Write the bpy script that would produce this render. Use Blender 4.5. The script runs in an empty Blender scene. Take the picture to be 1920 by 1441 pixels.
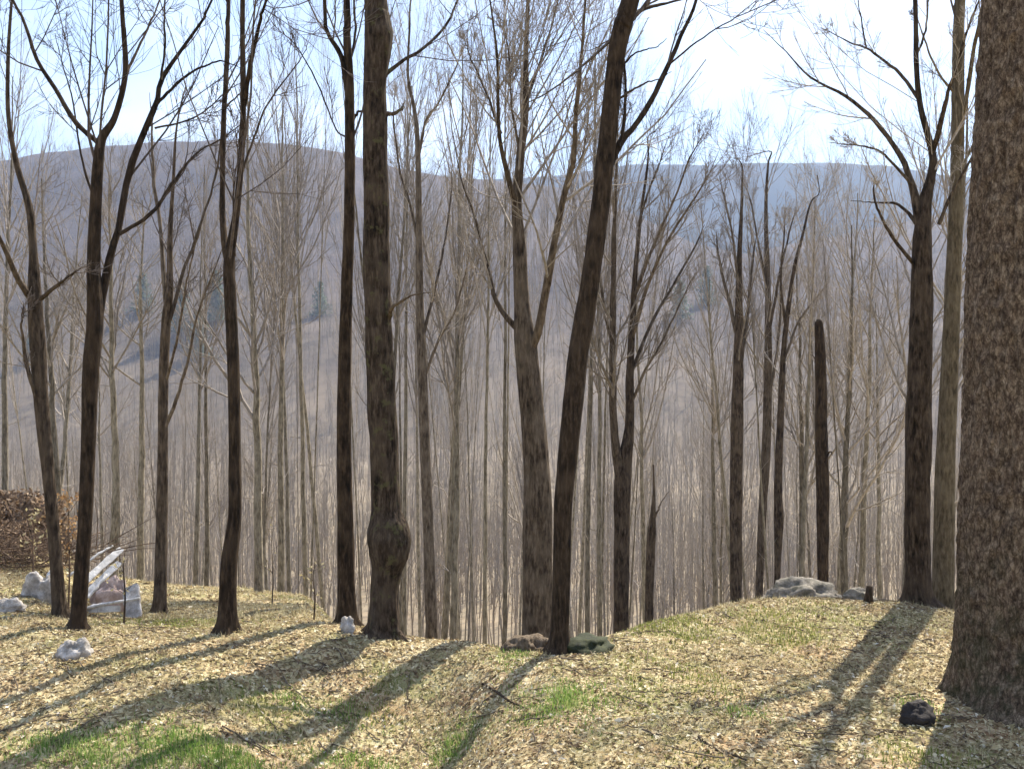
import bpy, math, random
import numpy as np

# ------------------------------------------------------------------ camera, world, sun, exposure
scene = bpy.context.scene
F = 1844.0            # focal length in pixels of the 1920 wide picture
CAMZ = 1.6
VH = 720.0            # picture row of the horizon
SUN_EL = math.radians(48)
SUN_AZ = math.radians(32)     # to the right of +Y

cam_d = bpy.data.cameras.new("camera")
cam_d.sensor_width = 36.0
cam_d.lens = 36.0 * F / 1920.0
cam_d.clip_start = 0.05
cam_d.clip_end = 9000.0
cam = bpy.data.objects.new("camera", cam_d)
cam.location = (0, 0, CAMZ)
cam.rotation_euler = (math.radians(90), 0, 0)
scene.collection.objects.link(cam)
scene.camera = cam

world = bpy.data.worlds.new("World")
scene.world = world
world.use_nodes = True
wn = world.node_tree
for n in list(wn.nodes):
    wn.nodes.remove(n)
w_out = wn.nodes.new('ShaderNodeOutputWorld')
w_bg = wn.nodes.new('ShaderNodeBackground')
w_sky = wn.nodes.new('ShaderNodeTexSky')
w_sky.sky_type = 'NISHITA'
w_sky.sun_disc = False
w_sky.sun_elevation = SUN_EL
w_sky.sun_rotation = SUN_AZ
w_sky.air_density = 1.0
w_sky.dust_density = 0.8
w_sky.ozone_density = 1.5
w_bg.inputs['Strength'].default_value = 0.1
w_tc = wn.nodes.new('ShaderNodeTexCoord')
w_map = wn.nodes.new('ShaderNodeMapping'); w_map.inputs['Scale'].default_value = (1.6, 1.6, 4.0); w_map.inputs['Location'].default_value = (0.35, 0.2, 0.1)
w_no = wn.nodes.new('ShaderNodeTexNoise'); w_no.inputs['Scale'].default_value = 1.5; w_no.inputs['Detail'].default_value = 7
w_rp = wn.nodes.new('ShaderNodeValToRGB'); w_rp.color_ramp.elements[0].position = 0.42; w_rp.color_ramp.elements[1].position = 0.68
w_rp.color_ramp.elements[1].color = (0.45, 0.45, 0.45, 1)
w_mx = wn.nodes.new('ShaderNodeMix'); w_mx.data_type = 'RGBA'
w_mx.inputs[7].default_value = (8.5, 8.8, 9.2, 1)
wn.links.new(w_tc.outputs['Generated'], w_map.inputs[0]); wn.links.new(w_map.outputs[0], w_no.inputs['Vector'])
wn.links.new(w_no.outputs['Fac'], w_rp.inputs[0]); wn.links.new(w_rp.outputs[0], w_mx.inputs[0])
wn.links.new(w_sky.outputs[0], w_mx.inputs[6]); wn.links.new(w_mx.outputs[2], w_bg.inputs['Color'])
wn.links.new(w_bg.outputs[0], w_out.inputs['Surface'])

sun_d = bpy.data.lights.new("sun", 'SUN')
sun_d.energy = 4.8
sun_d.angle = math.radians(0.5)
sun_d.color = (1.0, 0.92, 0.78)
sun = bpy.data.objects.new("sun", sun_d)
sun.rotation_euler = (math.radians(90) - SUN_EL, 0, math.pi - SUN_AZ)
scene.collection.objects.link(sun)

scene.view_settings.view_transform = 'Standard'
scene.view_settings.look = 'None'
scene.view_settings.exposure = 1.5
scene.view_settings.gamma = 1.0
scene.cycles.use_denoising = True
scene.cycles.max_bounces = 6
scene.cycles.diffuse_bounces = 3
scene.cycles.volume_bounces = 0
scene.cycles.transparent_max_bounces = 8

HAZE_DENSITY = 0.00027

# ------------------------------------------------------------------ numeric helpers
def vnoise(x, y, z=0.0, seed=0):
    x = np.asarray(x, float); y = np.asarray(y, float); z = np.asarray(z, float) + np.zeros_like(x)
    xi = np.floor(x).astype(np.int64); yi = np.floor(y).astype(np.int64); zi = np.floor(z).astype(np.int64)
    fx = x - xi; fy = y - yi; fz = z - zi
    fx = fx*fx*(3-2*fx); fy = fy*fy*(3-2*fy); fz = fz*fz*(3-2*fz)
    def h(a, b, c):
        n = (a*374761393 + b*668265263 + c*2147483647*3 + seed*1274126177) & 0xffffffff
        n = ((n ^ (n >> 13)) * 1274126177) & 0xffffffff
        n = ((n ^ (n >> 16)) * 2246822519) & 0xffffffff
        return ((n ^ (n >> 15)) & 0xffffff) / float(0xffffff)
    r = 0
    for dx in (0, 1):
        for dy in (0, 1):
            for dz in (0, 1):
                w = (fx if dx else 1-fx)*(fy if dy else 1-fy)*(fz if dz else 1-fz)
                r = r + w*h(xi+dx, yi+dy, zi+dz)
    return r*2-1

def fbm(x, y, z=0.0, o=4, seed=0):
    r = 0; a = 1.0; s = 1.0; t = 0
    for k in range(o):
        r = r + a*vnoise(np.asarray(x)*s, np.asarray(y)*s, np.asarray(z)*s, seed+k*17)
        t += a; a *= 0.5; s *= 2.03
    return r/t

# ------------------------------------------------------------------ the lie of the land
_C = np.array([  # bearing (as picture column), row of the near crest, its distance
 (-900,1215,12),(0,1214,12),(250,1214,12),(420,1202,12.5),(560,1180,13),(700,1172,13.5),(850,1180,13.5),
 (950,1205,13),(1050,1212,12.6),(1150,1172,14),(1250,1140,15),(1400,1112,16.5),(1560,1108,17),
 (1700,1118,16.5),(1800,1140,16),(2900,1150,16)], float)
_A = np.array([(-900,330),(-400,300),(0,296),(130,276),(250,266),(400,260),(530,263),(640,283),(740,308),(850,326),(960,332),
 (1100,350),(1200,400),(1300,450),(1400,470),(1500,450),(1700,410),(1920,370),(2900,300)], float)
_B = np.array([(-900,360),(0,340),(900,332),(1050,324),(1180,305),(1350,302),(1500,298),(1650,304),(1750,320),(1920,338),(2900,350)], float)
_Kb = np.array([(-900,948),(0,948),(60,956),(110,1010),(170,1075),(260,1092),(460,1100),(600,1115),(2900,1115)], float)

def smooth(a, b, x):
    t = np.clip((x-a)/(b-a), 0, 1); return t*t*(3-2*t)

def height(x, y):
    x = np.atleast_1d(np.asarray(x, float)); y = np.atleast_1d(np.asarray(y, float))
    r = np.hypot(x, y); th = np.arctan2(x, y)
    thc = np.clip(th, -0.80, 0.80)
    d = r*np.cos(thc)
    u = 960 + F*np.tan(thc)
    yc = np.interp(u, _C[:, 0], _C[:, 2]); zc = CAMZ - (np.interp(u, _C[:, 0], _C[:, 1])-VH)/F*yc
    left = 1 - smooth(560, 760, u)
    y2 = left*29 + (1-left)*(yc+12)
    z2l = CAMZ - (np.interp(u, _Kb[:, 0], _Kb[:, 1])-VH)/F*29
    z2 = left*z2l + (1-left)*(zc-0.44*12)
    zA = CAMZ - (np.interp(u, _A[:, 0], _A[:, 1])-VH)/F*950
    zB = CAMZ - (np.interp(u, _B[:, 0], _B[:, 1])-VH)/F*2200
    m = smooth(330, 600, u)*(1-smooth(800, 980, u))          # the hummock left of centre
    rt = smooth(820, 1150, u)
    zn = (-2.15-0.40*m)*(1-rt)+(-1.88)*rt                     # open ground before the crest
    zm = (zc-0.30-0.52*m)*(1-rt)+(zc*0.55+zn*0.45)*rt
    kd = np.stack([np.zeros_like(u), yc-5.0, yc-1.9, yc, y2, 82+0*u, 160+0*u, 340+0*u, 560+0*u, 950+0*u, 1300+0*u, 2200+0*u, 3400+0*u, 6000+0*u])
    kz = np.stack([zn, zn, zm, zc, z2, -25+0*u, -30+0*u, -26+0*u, 8+0.25*zA, zA, 0.5*zA, zB, 0.5*zB, 0.5*zB])
    out = 0
    taps = (-0.07, -0.035, 0, 0.035, 0.07)
    for tp in taps:
        dd = d+tp*np.minimum(d, 6+d*0.5)*np.where(d > 500, 0.3, 1.0)
        z = kz[0].copy()
        for k in range(len(kd)-1):
            t = np.clip((dd-kd[k])/(kd[k+1]-kd[k]), 0, 1)
            z = z + t*(kz[k+1]-kz[k])
        out = out + z/len(taps)
    amp = np.clip(d*0.006, 0.0, 0.16)
    out = out + amp*fbm(x*0.45, y*0.45, o=3, seed=5) + 0.025*fbm(x*2.1, y*2.1, o=2, seed=9)*np.clip(d/6, 0, 1)
    big = np.clip((d-60)/800, 0, 1)*(1-0.85*np.exp(-((d-950)/130)**2))*(1-0.9*np.exp(-((d-2200)/300)**2))
    out = out + big*26*fbm(x*0.006, y*0.006, o=4, seed=31)
    return out

def gh(x, y):
    return float(height(x, y)[0])

def at(u, v, Y):
    return ((u-960)/F*Y, Y, CAMZ-(v-VH)/F*Y)

def ground_hit(u, v, lo=7.0, hi=40):
    d = np.linspace(lo, hi, 600)
    x = (u-960)/F*d
    zr = CAMZ-(v-VH)/F*d
    h = height(x, d)
    k = np.nonzero(zr <= h)[0]
    i = k[0] if len(k) else 599
    return float(x[i]), float(d[i]), float(h[i])

# ------------------------------------------------------------------ mesh and object helpers
def link(o, parent=None):
    scene.collection.objects.link(o)
    if parent is not None:
        o.parent = parent
    return o

def mesh_np(name, V, Fq, mat=None, smooth_=True, tri=False):
    me = bpy.data.meshes.new(name)
    V = np.asarray(V, np.float32).reshape(-1, 3); Fq = np.asarray(Fq, np.int32)
    n = 3 if tri else 4
    me.vertices.add(len(V)); me.vertices.foreach_set('co', V.ravel())
    me.loops.add(Fq.size); me.loops.foreach_set('vertex_index', Fq.ravel())
    nf = len(Fq.reshape(-1, n))
    me.polygons.add(nf)
    me.polygons.foreach_set('loop_start', np.arange(0, nf*n, n, dtype=np.int32))
    me.polygons.foreach_set('loop_total', np.full(nf, n, np.int32))
    me.polygons.foreach_set('use_smooth', np.full(nf, smooth_, bool))
    me.update(calc_edges=True); me.validate()
    if mat: me.materials.append(mat)
    return me

def tag(o, label=None, cat=None, group=None, kind=None):
    if label: o['label'] = label
    if cat: o['category'] = cat
    if group: o['group'] = group
    if kind: o['kind'] = kind
    return o

def empty(name, loc):
    o = bpy.data.objects.new(name, None)
    o.empty_display_size = 0.3
    o.location = loc
    return link(o)

class Geo:
    def __init__(self):
        self.V = []; self.Q = []; self.n = 0
    def add(self, V, Q):
        V = np.asarray(V, np.float32).reshape(-1, 3)
        self.V.append(V); self.Q.append(np.asarray(Q, np.int64).reshape(-1, 4)+self.n); self.n += len(V)
    def tubes(self, P, R, s=3, disp=None):
        """P (N,K,3), R (N,K)"""
        P = np.asarray(P, float); R = np.asarray(R, float)
        N, K, _ = P.shape
        T = np.gradient(P, axis=1)
        T /= np.linalg.norm(T, axis=2, keepdims=True)+1e-9
        ref = np.zeros_like(T); ref[..., 0] = 1.0
        m = np.abs(T[..., 0]).mean(axis=1) > 0.8
        ref[m] = (0, 1, 0)
        A = np.cross(T, ref); A /= np.linalg.norm(A, axis=2, keepdims=True)+1e-9
        B = np.cross(T, A)
        a = np.arange(s)*2*math.pi/s
        Rr = R[..., None]*np.ones(s)
        if disp is not None:
            Rr = Rr + disp(P, a, R)
        V = P[:, :, None, :] + Rr[..., None]*(np.cos(a)[None, None, :, None]*A[:, :, None, :] + np.sin(a)[None, None, :, None]*B[:, :, None, :])
        base = (np.arange(N)*K*s)[:, None, None]
        k = (np.arange(K-1)*s)[None, :, None]; j = np.arange(s)[None, None, :]; j2 = (j+1) % s
        Q = np.stack([base+k+j, base+k+j2, base+k+s+j2, base+k+s+j], axis=-1)
        self.add(V, Q)
    def build(self, name, mat, parent=None, origin=None):
        V = np.concatenate(self.V); Q = np.concatenate(self.Q)
        if origin is not None: V = V-np.asarray(origin, np.float32)
        o = bpy.data.objects.new(name, mesh_np(name, V, Q, mat))
        return link(o, parent)

def resample(pts, rad, K):
    """Catmull-Rom through the points, K samples"""
    pts = np.asarray(pts, float); rad = np.asarray(rad, float)
    n = len(pts)
    A = np.vstack([2*pts[0]-pts[1], pts, 2*pts[-1]-pts[-2]])
    t = np.linspace(0, n-1-1e-6, K); i = t.astype(int); f = (t-i)[:, None]
    p0, p1, p2, p3 = A[i], A[i+1], A[i+2], A[i+3]
    P = 0.5*((2*p1)+(-p0+p2)*f+(2*p0-5*p1+4*p2-p3)*f*f+(-p0+3*p1-3*p2+p3)*f**3)
    R = np.interp(t, np.arange(n), rad)
    return P, R

def spawn(rng, P, R, M, K, tmin, tmax, ang, lenf, radf, up=0.25, wob=0.12, rmin=0.0025, minlen=0.06):
    """M children on each of the N parent branches. ang (lo,hi) degrees; lenf (lo,hi) of the parent's length."""
    N = P.shape[0]; KP = P.shape[1]
    t = rng.uniform(tmin, tmax, (N, M))
    ti = t*(KP-1); i = np.clip(ti.astype(int), 0, KP-2); f = (ti-i)[..., None]
    n = np.arange(N)[:, None]
    a = P[n, i]; b = P[n, i+1]
    pos = a*(1-f)+b*f
    r0 = R[n, i]*(1-f[..., 0])+R[n, i+1]*f[..., 0]
    T = b-a; T /= np.linalg.norm(T, axis=2, keepdims=True)+1e-9
    L = np.linalg.norm(np.diff(P, axis=1), axis=2).sum(axis=1)[:, None]
    rnd = rng.normal(size=(N, M, 3))
    per = rnd-(rnd*T).sum(-1, keepdims=True)*T
    per /= np.linalg.norm(per, axis=2, keepdims=True)+1e-9
    an = np.radians(rng.uniform(ang[0], ang[1], (N, M, 1)))
    D = np.cos(an)*T+np.sin(an)*per
    ln = np.maximum(L*rng.uniform(lenf[0], lenf[1], (N, M))*(1-0.55*t), minlen)
    out = np.zeros((N, M, K, 3)); out[:, :, 0] = pos
    step = (ln/(K-1))[..., None]
    for k in range(1, K):
        out[:, :, k] = out[:, :, k-1]+D*step
        D = D+rng.normal(size=(N, M, 3))*wob
        D[..., 2] += up*(1.0/(K-1))*1.5
        D /= np.linalg.norm(D, axis=2, keepdims=True)
    rb = np.clip(r0*rng.uniform(radf[0], radf[1], (N, M)), rmin, None)
    rr = rb[..., None]*np.linspace(1, 0.3, K)[None, None, :]
    rr = np.maximum(rr, rmin*0.7)
    return out.reshape(N*M, K, 3), rr.reshape(N*M, K)

# ------------------------------------------------------------------ materials
def newmat(name):
    m = bpy.data.materials.new(name); m.use_nodes = True
    nt = m.node_tree
    for n in list(nt.nodes): nt.nodes.remove(n)
    out = nt.nodes.new('ShaderNodeOutputMaterial')
    return m, nt, out

def ramp(nt, fac, stops, interp='LINEAR'):
    r = nt.nodes.new('ShaderNodeValToRGB'); r.color_ramp.interpolation = interp
    e = r.color_ramp.elements
    while len(e) < len(stops): e.new(0.5)
    for k, (p, c) in enumerate(stops):
        e[k].position = p; e[k].color = (*c, 1)
    nt.links.new(fac, r.inputs[0])
    return r.outputs[0]

def noise(nt, vec, scale, detail=4, rough=0.55):
    n = nt.nodes.new('ShaderNodeTexNoise'); n.inputs['Scale'].default_value = scale
    n.inputs['Detail'].default_value = detail; n.inputs['Roughness'].default_value = rough
    if vec is not None: nt.links.new(vec, n.inputs['Vector'])
    return n.outputs['Fac']

def mapping(nt, src, sc):
    m = nt.nodes.new('ShaderNodeMapping'); m.inputs['Scale'].default_value = sc
    nt.links.new(src, m.inputs[0]); return m.outputs[0]

def mixc(nt, fac, a, b, mode='MIX'):
    m = nt.nodes.new('ShaderNodeMix'); m.data_type = 'RGBA'; m.blend_type = mode
    for s, v in ((m.inputs[0], fac), (m.inputs[6], a), (m.inputs[7], b)):
        if hasattr(v, 'links'): nt.links.new(v, s)
        else: s.default_value = v if isinstance(v, (int, float)) else (*v, 1)
    return m.outputs[2]

def bsdf(nt, out, col, rough=0.9, bump=None, bs=0.5, bd=0.02, spec=0.2):
    p = nt.nodes.new('ShaderNodeBsdfPrincipled')
    p.inputs['Roughness'].default_value = rough
    p.inputs['Specular IOR Level'].default_value = spec
    if hasattr(col, 'links'): nt.links.new(col, p.inputs['Base Color'])
    else: p.inputs['Base Color'].default_value = (*col, 1)
    if bump is not None:
        b = nt.nodes.new('ShaderNodeBump'); b.inputs['Strength'].default_value = bs; b.inputs['Distance'].default_value = bd
        nt.links.new(bump, b.inputs['Height']); nt.links.new(b.outputs[0], p.inputs['Normal'])
    nt.links.new(p.outputs[0], out.inputs['Surface'])
    return p

def bark(name, dark, mid, light, lichen=None, fs=1.0):
    m, nt, out = newmat(name)
    g = nt.nodes.new('ShaderNodeNewGeometry')
    stretch = mapping(nt, g.outputs['Position'], (1, 1, 0.22))
    f1 = noise(nt, stretch, 22*fs, 6, 0.65)
    f2 = noise(nt, g.outputs['Position'], 3.2*fs, 3)
    c = ramp(nt, f1, [(0.36, dark), (0.50, mid), (0.64, light)])
    c = mixc(nt, ramp(nt, f2, [(0.42, (0, 0, 0)), (0.66, (0.55,)*3)]), c, light)
    oi = nt.nodes.new('ShaderNodeObjectInfo')
    c = mixc(nt, 1.0, c, ramp(nt, oi.outputs['Random'], [(0.0, (0.72, 0.70, 0.68)), (0.5, (1.0, 1.0, 1.0)), (1.0, (1.3, 1.28, 1.22))]), 'MULTIPLY')
    if lichen:
        f3 = noise(nt, g.outputs['Position'], 6.5*fs, 5, 0.7)
        c = mixc(nt, ramp(nt, f3, [(0.56, (0, 0, 0)), (0.64, (0.8,)*3)]), c, lichen)
    bsdf(nt, out, c, 0.95, f1, 0.9, 0.03, 0.1)
    return m

M_DARK = bark('bark_dark_brown', (0.010, 0.007, 0.005), (0.028, 0.019, 0.012), (0.075, 0.053, 0.035))
M_BROWN = bark('bark_brown', (0.012, 0.009, 0.006), (0.050, 0.036, 0.025), (0.125, 0.096, 0.070))
M_GREY = bark('bark_grey', (0.032, 0.024, 0.018), (0.090, 0.070, 0.053), (0.17, 0.14, 0.11))
M_MID = bark('bark_grey_brown', (0.018, 0.013, 0.009), (0.072, 0.053, 0.038), (0.15, 0.12, 0.09))
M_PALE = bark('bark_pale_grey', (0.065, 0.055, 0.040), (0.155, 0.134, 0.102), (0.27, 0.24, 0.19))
M_OLIVE = bark('bark_olive', (0.050, 0.040, 0.025), (0.115, 0.092, 0.060), (0.19, 0.158, 0.108))
M_LICH = bark('bark_with_moss', (0.012, 0.009, 0.006), (0.052, 0.037, 0.026), (0.135, 0.105, 0.078), (0.085, 0.080, 0.036))
M_TWIG = bark('twig_bark', (0.17, 0.15, 0.135), (0.27, 0.24, 0.215), (0.38, 0.34, 0.31))
M_TWIGD = bark('twig_bark_dark', (0.06, 0.049, 0.044), (0.11, 0.09, 0.08), (0.18, 0.15, 0.135))
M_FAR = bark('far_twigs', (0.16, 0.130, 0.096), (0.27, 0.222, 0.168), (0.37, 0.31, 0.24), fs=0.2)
M_RUST = bark('rusty_bark', (0.045, 0.030, 0.021), (0.12, 0.082, 0.058), (0.24, 0.17, 0.12))

def big_bark():
    m, nt, out = newmat('rugged_bark')
    g = nt.nodes.new('ShaderNodeNewGeometry')
    st = mapping(nt, g.outputs['Position'], (1, 1, 0.55))
    f1 = noise(nt, st, 17, 9, 0.85)
    f2 = noise(nt, st, 7, 5, 0.7)
    c = ramp(nt, f1, [(0.36, (0.020, 0.014, 0.010)), (0.46, (0.13, 0.09, 0.062)), (0.54, (0.33, 0.25, 0.175)), (0.62, (0.55, 0.45, 0.34))])
    c2 = ramp(nt, f2, [(0.35, (0.03, 0.022, 0.018)), (0.6, (0.16, 0.11, 0.078))])
    c = mixc(nt, 0.30, c, c2)
    vo = nt.nodes.new('ShaderNodeTexVoronoi'); vo.feature = 'DISTANCE_TO_EDGE'; vo.inputs['Scale'].default_value = 1.0
    wob = nt.nodes.new('ShaderNodeVectorMath'); wob.operation = 'MULTIPLY_ADD'
    nz = nt.nodes.new('ShaderNodeTexNoise'); nz.inputs['Scale'].default_value = 6; nt.links.new(g.outputs['Position'], nz.inputs['Vector'])
    nt.links.new(nz.outputs['Color'], wob.inputs[0]); wob.inputs[1].default_value = (0.22,)*3; nt.links.new(g.outputs['Position'], wob.inputs[2])
    nt.links.new(mapping(nt, wob.outputs[0], (17, 17, 3.2)), vo.inputs['Vector'])
    c = mixc(nt, ramp(nt, vo.outputs['Distance'], [(0.0, (0.55,)*3), (0.16, (0, 0, 0))]), c, (0.016, 0.011, 0.008))
    f3 = noise(nt, g.outputs['Position'], 4, 5, 0.7)
    sx = nt.nodes.new('ShaderNodeSeparateXYZ'); nt.links.new(g.outputs['Position'], sx.inputs[0])
    mr = nt.nodes.new('ShaderNodeMapRange'); mr.inputs[1].default_value = 0.3; mr.inputs[2].default_value = -1.5
    mr.inputs[3].default_value = 0.0; mr.inputs[4].default_value = 1.0
    nt.links.new(sx.outputs[2], mr.inputs[0])
    mm = nt.nodes.new('ShaderNodeMath'); mm.operation = 'MULTIPLY'
    mr.inputs[4].default_value = 0.55; nt.links.new(mr.outputs[0], mm.inputs[0]); nt.links.new(ramp(nt, f3, [(0.42, (0, 0, 0)), (0.6, (1, 1, 1))]), mm.inputs[1])
    c = mixc(nt, mm.outputs[0], c, (0.035, 0.048, 0.018))
    bsdf(nt, out, c, 0.95, f1, 1.0, 0.04, 0.1)
    return m
M_BIG = big_bark()

def ground_mat():
    m, nt, out = newmat('leaf_litter_ground')
    g = nt.nodes.new('ShaderNodeNewGeometry'); P = g.outputs['Position']
    v = nt.nodes.new('ShaderNodeTexVoronoi'); v.inputs['Scale'].default_value = 17; nt.links.new(P, v.inputs['Vector'])
    sep = nt.nodes.new('ShaderNodeSeparateColor'); nt.links.new(v.outputs['Color'], sep.inputs[0])
    c = ramp(nt, sep.outputs[0], [(0.0, (0.16, 0.105, 0.055)), (0.3, (0.30, 0.22, 0.12)), (0.6, (0.43, 0.34, 0.20)), (0.85, (0.53, 0.44, 0.27)), (1.0, (0.62, 0.54, 0.38))])
    f = noise(nt, P, 1.3, 5, 0.6)
    c = mixc(nt, ramp(nt, f, [(0.40, (0, 0, 0)), (0.60, (0.75,)*3)]), c, (0.20, 0.20, 0.08))
    f2 = noise(nt, P, 0.7, 4, 0.6)
    c = mixc(nt, ramp(nt, f2, [(0.52, (0, 0, 0)), (0.70, (0.6,)*3)]), c, (0.30, 0.17, 0.10))
    # far forest floor and wooded slopes: leaf brown with mauve grey of the bare crowns
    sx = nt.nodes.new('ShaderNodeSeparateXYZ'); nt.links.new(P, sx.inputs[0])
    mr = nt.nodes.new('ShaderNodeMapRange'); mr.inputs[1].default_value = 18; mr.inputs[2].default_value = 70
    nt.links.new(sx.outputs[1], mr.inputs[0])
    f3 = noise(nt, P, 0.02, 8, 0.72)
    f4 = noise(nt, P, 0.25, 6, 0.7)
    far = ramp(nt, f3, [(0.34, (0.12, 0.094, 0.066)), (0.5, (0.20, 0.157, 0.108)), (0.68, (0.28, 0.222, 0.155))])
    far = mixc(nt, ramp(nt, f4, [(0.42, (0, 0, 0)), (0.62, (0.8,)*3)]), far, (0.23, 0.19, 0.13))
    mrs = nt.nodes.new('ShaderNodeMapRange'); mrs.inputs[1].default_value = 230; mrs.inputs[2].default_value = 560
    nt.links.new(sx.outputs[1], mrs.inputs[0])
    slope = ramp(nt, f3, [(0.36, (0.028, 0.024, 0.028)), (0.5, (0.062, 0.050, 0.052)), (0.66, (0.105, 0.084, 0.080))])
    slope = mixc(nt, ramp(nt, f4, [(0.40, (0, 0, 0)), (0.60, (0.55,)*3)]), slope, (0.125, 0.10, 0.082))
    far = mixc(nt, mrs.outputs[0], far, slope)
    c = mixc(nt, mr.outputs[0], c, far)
    # dark evergreen wood on the farthest ridge
    mr2 = nt.nodes.new('ShaderNodeMapRange'); mr2.inputs[1].default_value = 1250; mr2.inputs[2].default_value = 1600
    nt.links.new(sx.outputs[1], mr2.inputs[0])
    f5 = noise(nt, P, 0.006, 7, 0.7)
    ridge = ramp(nt, f5, [(0.46, (0.014, 0.024, 0.026)), (0.62, (0.045, 0.045, 0.045))])
    c = mixc(nt, mr2.outputs[0], c, ridge)
    b = noise(nt, P, 30, 5, 0.7)
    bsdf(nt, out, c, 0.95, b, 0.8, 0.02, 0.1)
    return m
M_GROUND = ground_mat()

def island_mat(name, stops, trans=0.3, tcol=None, rough=0.8):
    m, nt, out = newmat(name)
    g = nt.nodes.new('ShaderNodeNewGeometry')
    c = ramp(nt, g.outputs['Random Per Island'], stops)
    if name == 'dead_leaf':     # damp and weathered drifts among the leaves
        f = noise(nt, g.outputs['Position'], 1.6, 5, 0.65)
        c = mixc(nt, ramp(nt, f, [(0.34, (0.75,)*3), (0.50, (0, 0, 0))]), c, (0.19, 0.13, 0.08))
        f = noise(nt, mapping(nt, g.outputs['Position'], (1.0, 1.0, 3.0)), 3.1, 4, 0.6)
        c = mixc(nt, ramp(nt, f, [(0.52, (0, 0, 0)), (0.68, (0.55,)*3)]), c, (0.30, 0.28, 0.12))
    p = nt.nodes.new('ShaderNodeBsdfPrincipled'); p.inputs['Roughness'].default_value = rough
    p.inputs['Specular IOR Level'].default_value = 0.25
    nt.links.new(c, p.inputs['Base Color'])
    t = nt.nodes.new('ShaderNodeBsdfTranslucent'); nt.links.new(c, t.inputs['Color'])
    x = nt.nodes.new('ShaderNodeMixShader'); x.inputs[0].default_value = trans
    nt.links.new(p.outputs[0], x.inputs[1]); nt.links.new(t.outputs[0], x.inputs[2])
    nt.links.new(x.outputs[0], out.inputs['Surface'])
    return m
M_LEAF = island_mat('dead_leaf', [(0.0, (0.10, 0.065, 0.035)), (0.2, (0.25, 0.175, 0.10)), (0.45, (0.43, 0.34, 0.19)), (0.7, (0.56, 0.47, 0.28)), (0.93, (0.68, 0.60, 0.40)), (1.0, (0.70, 0.66, 0.58))], 0.22)
M_STRAW = island_mat('dry_grass', [(0.0, (0.24, 0.19, 0.09)), (0.5, (0.42, 0.36, 0.20)), (1.0, (0.56, 0.50, 0.32))], 0.35)
M_GRASS = island_mat('green_grass', [(0.0, (0.09, 0.17, 0.03)), (0.5, (0.19, 0.31, 0.06)), (0.8, (0.32, 0.40, 0.12)), (1.0, (0.48, 0.42, 0.22))], 0.4)
M_OLGR = island_mat('olive_grass', [(0.0, (0.10, 0.13, 0.02)), (0.5, (0.20, 0.23, 0.05)), (1.0, (0.33, 0.33, 0.11))], 0.4)
M_ORANGE = island_mat('orange_leaf', [(0.0, (0.26, 0.14, 0.06)), (0.5, (0.40, 0.24, 0.11)), (1.0, (0.55, 0.40, 0.23))], 0.3)
M_RLEAF = island_mat('brown_leaf', [(0.0, (0.09, 0.055, 0.032)), (0.5, (0.25, 0.175, 0.115)), (1.0, (0.48, 0.35, 0.23))], 0.15)
M_NEEDLE = island_mat('evergreen_needles', [(0.0, (0.10, 0.125, 0.085)), (0.6, (0.15, 0.18, 0.13)), (1.0, (0.20, 0.23, 0.17))], 0.5)

def rock_mat(name, a, b, c3):
    m, nt, out = newmat(name)
    g = nt.nodes.new('ShaderNodeNewGeometry')
    f = noise(nt, g.outputs['Position'], 9, 8, 0.7); f2 = noise(nt, g.outputs['Position'], 3, 4)
    c = ramp(nt, f, [(0.3, a), (0.5, b), (0.7, c3)])
    c = mixc(nt, ramp(nt, f2, [(0.5, (0, 0, 0)), (0.7, (0.6,)*3)]), c, a)
    bsdf(nt, out, c, 0.85, f, 0.8, 0.03, 0.3)
    return m
M_ROCK = rock_mat('grey_stone', (0.06, 0.06, 0.04), (0.17, 0.15, 0.12), (0.36, 0.32, 0.27))
M_WHITE = rock_mat('pale_stone', (0.15, 0.13, 0.11), (0.38, 0.35, 0.32), (0.66, 0.63, 0.61))
M_PINK = rock_mat('pink_stone', (0.28, 0.20, 0.17), (0.45, 0.34, 0.30), (0.60, 0.50, 0.46))
M_BLACK = rock_mat('dark_stone', (0.012, 0.010, 0.010), (0.03, 0.025, 0.024), (0.06, 0.05, 0.045))
M_MOSS = rock_mat('mossy_stone', (0.008, 0.010, 0.004), (0.022, 0.028, 0.009), (0.05, 0.055, 0.02))
M_BIRCH = rock_mat('bleached_wood', (0.28, 0.26, 0.24), (0.60, 0.58, 0.55), (0.80, 0.78, 0.76))

# ------------------------------------------------------------------ ground, one sheet
def build_ground():
    fine = np.radians(np.arange(-40, 40.01, 0.22))
    coarse = np.radians(np.arange(44, 316.1, 4))
    th = np.concatenate([fine, coarse, [fine[0]+2*math.pi]])
    r = np.concatenate([[0.3, 1, 2, 3], np.arange(3.6, 34, 0.11), np.geomspace(34, 5200, 230)])
    T, Rr = np.meshgrid(th, r)
    X = Rr*np.sin(T); Y = Rr*np.cos(T)
    Z = height(X.ravel(), Y.ravel()).reshape(X.shape)
    V = np.stack([X, Y, Z], -1).reshape(-1, 3)
    nr, nt_ = X.shape
    i = (np.arange(nr-1)*nt_)[:, None]; j = np.arange(nt_-1)[None, :]
    Q = np.stack([i+j, i+j+1, i+nt_+j+1, i+nt_+j], -1).reshape(-1, 4)
    Q = Q[:, ::-1]
    V = np.vstack([V, [[0, 0, gh(0, 0.01)]]])
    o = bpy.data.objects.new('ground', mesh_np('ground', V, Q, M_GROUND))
    tag(link(o), kind='structure')
build_ground()

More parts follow.
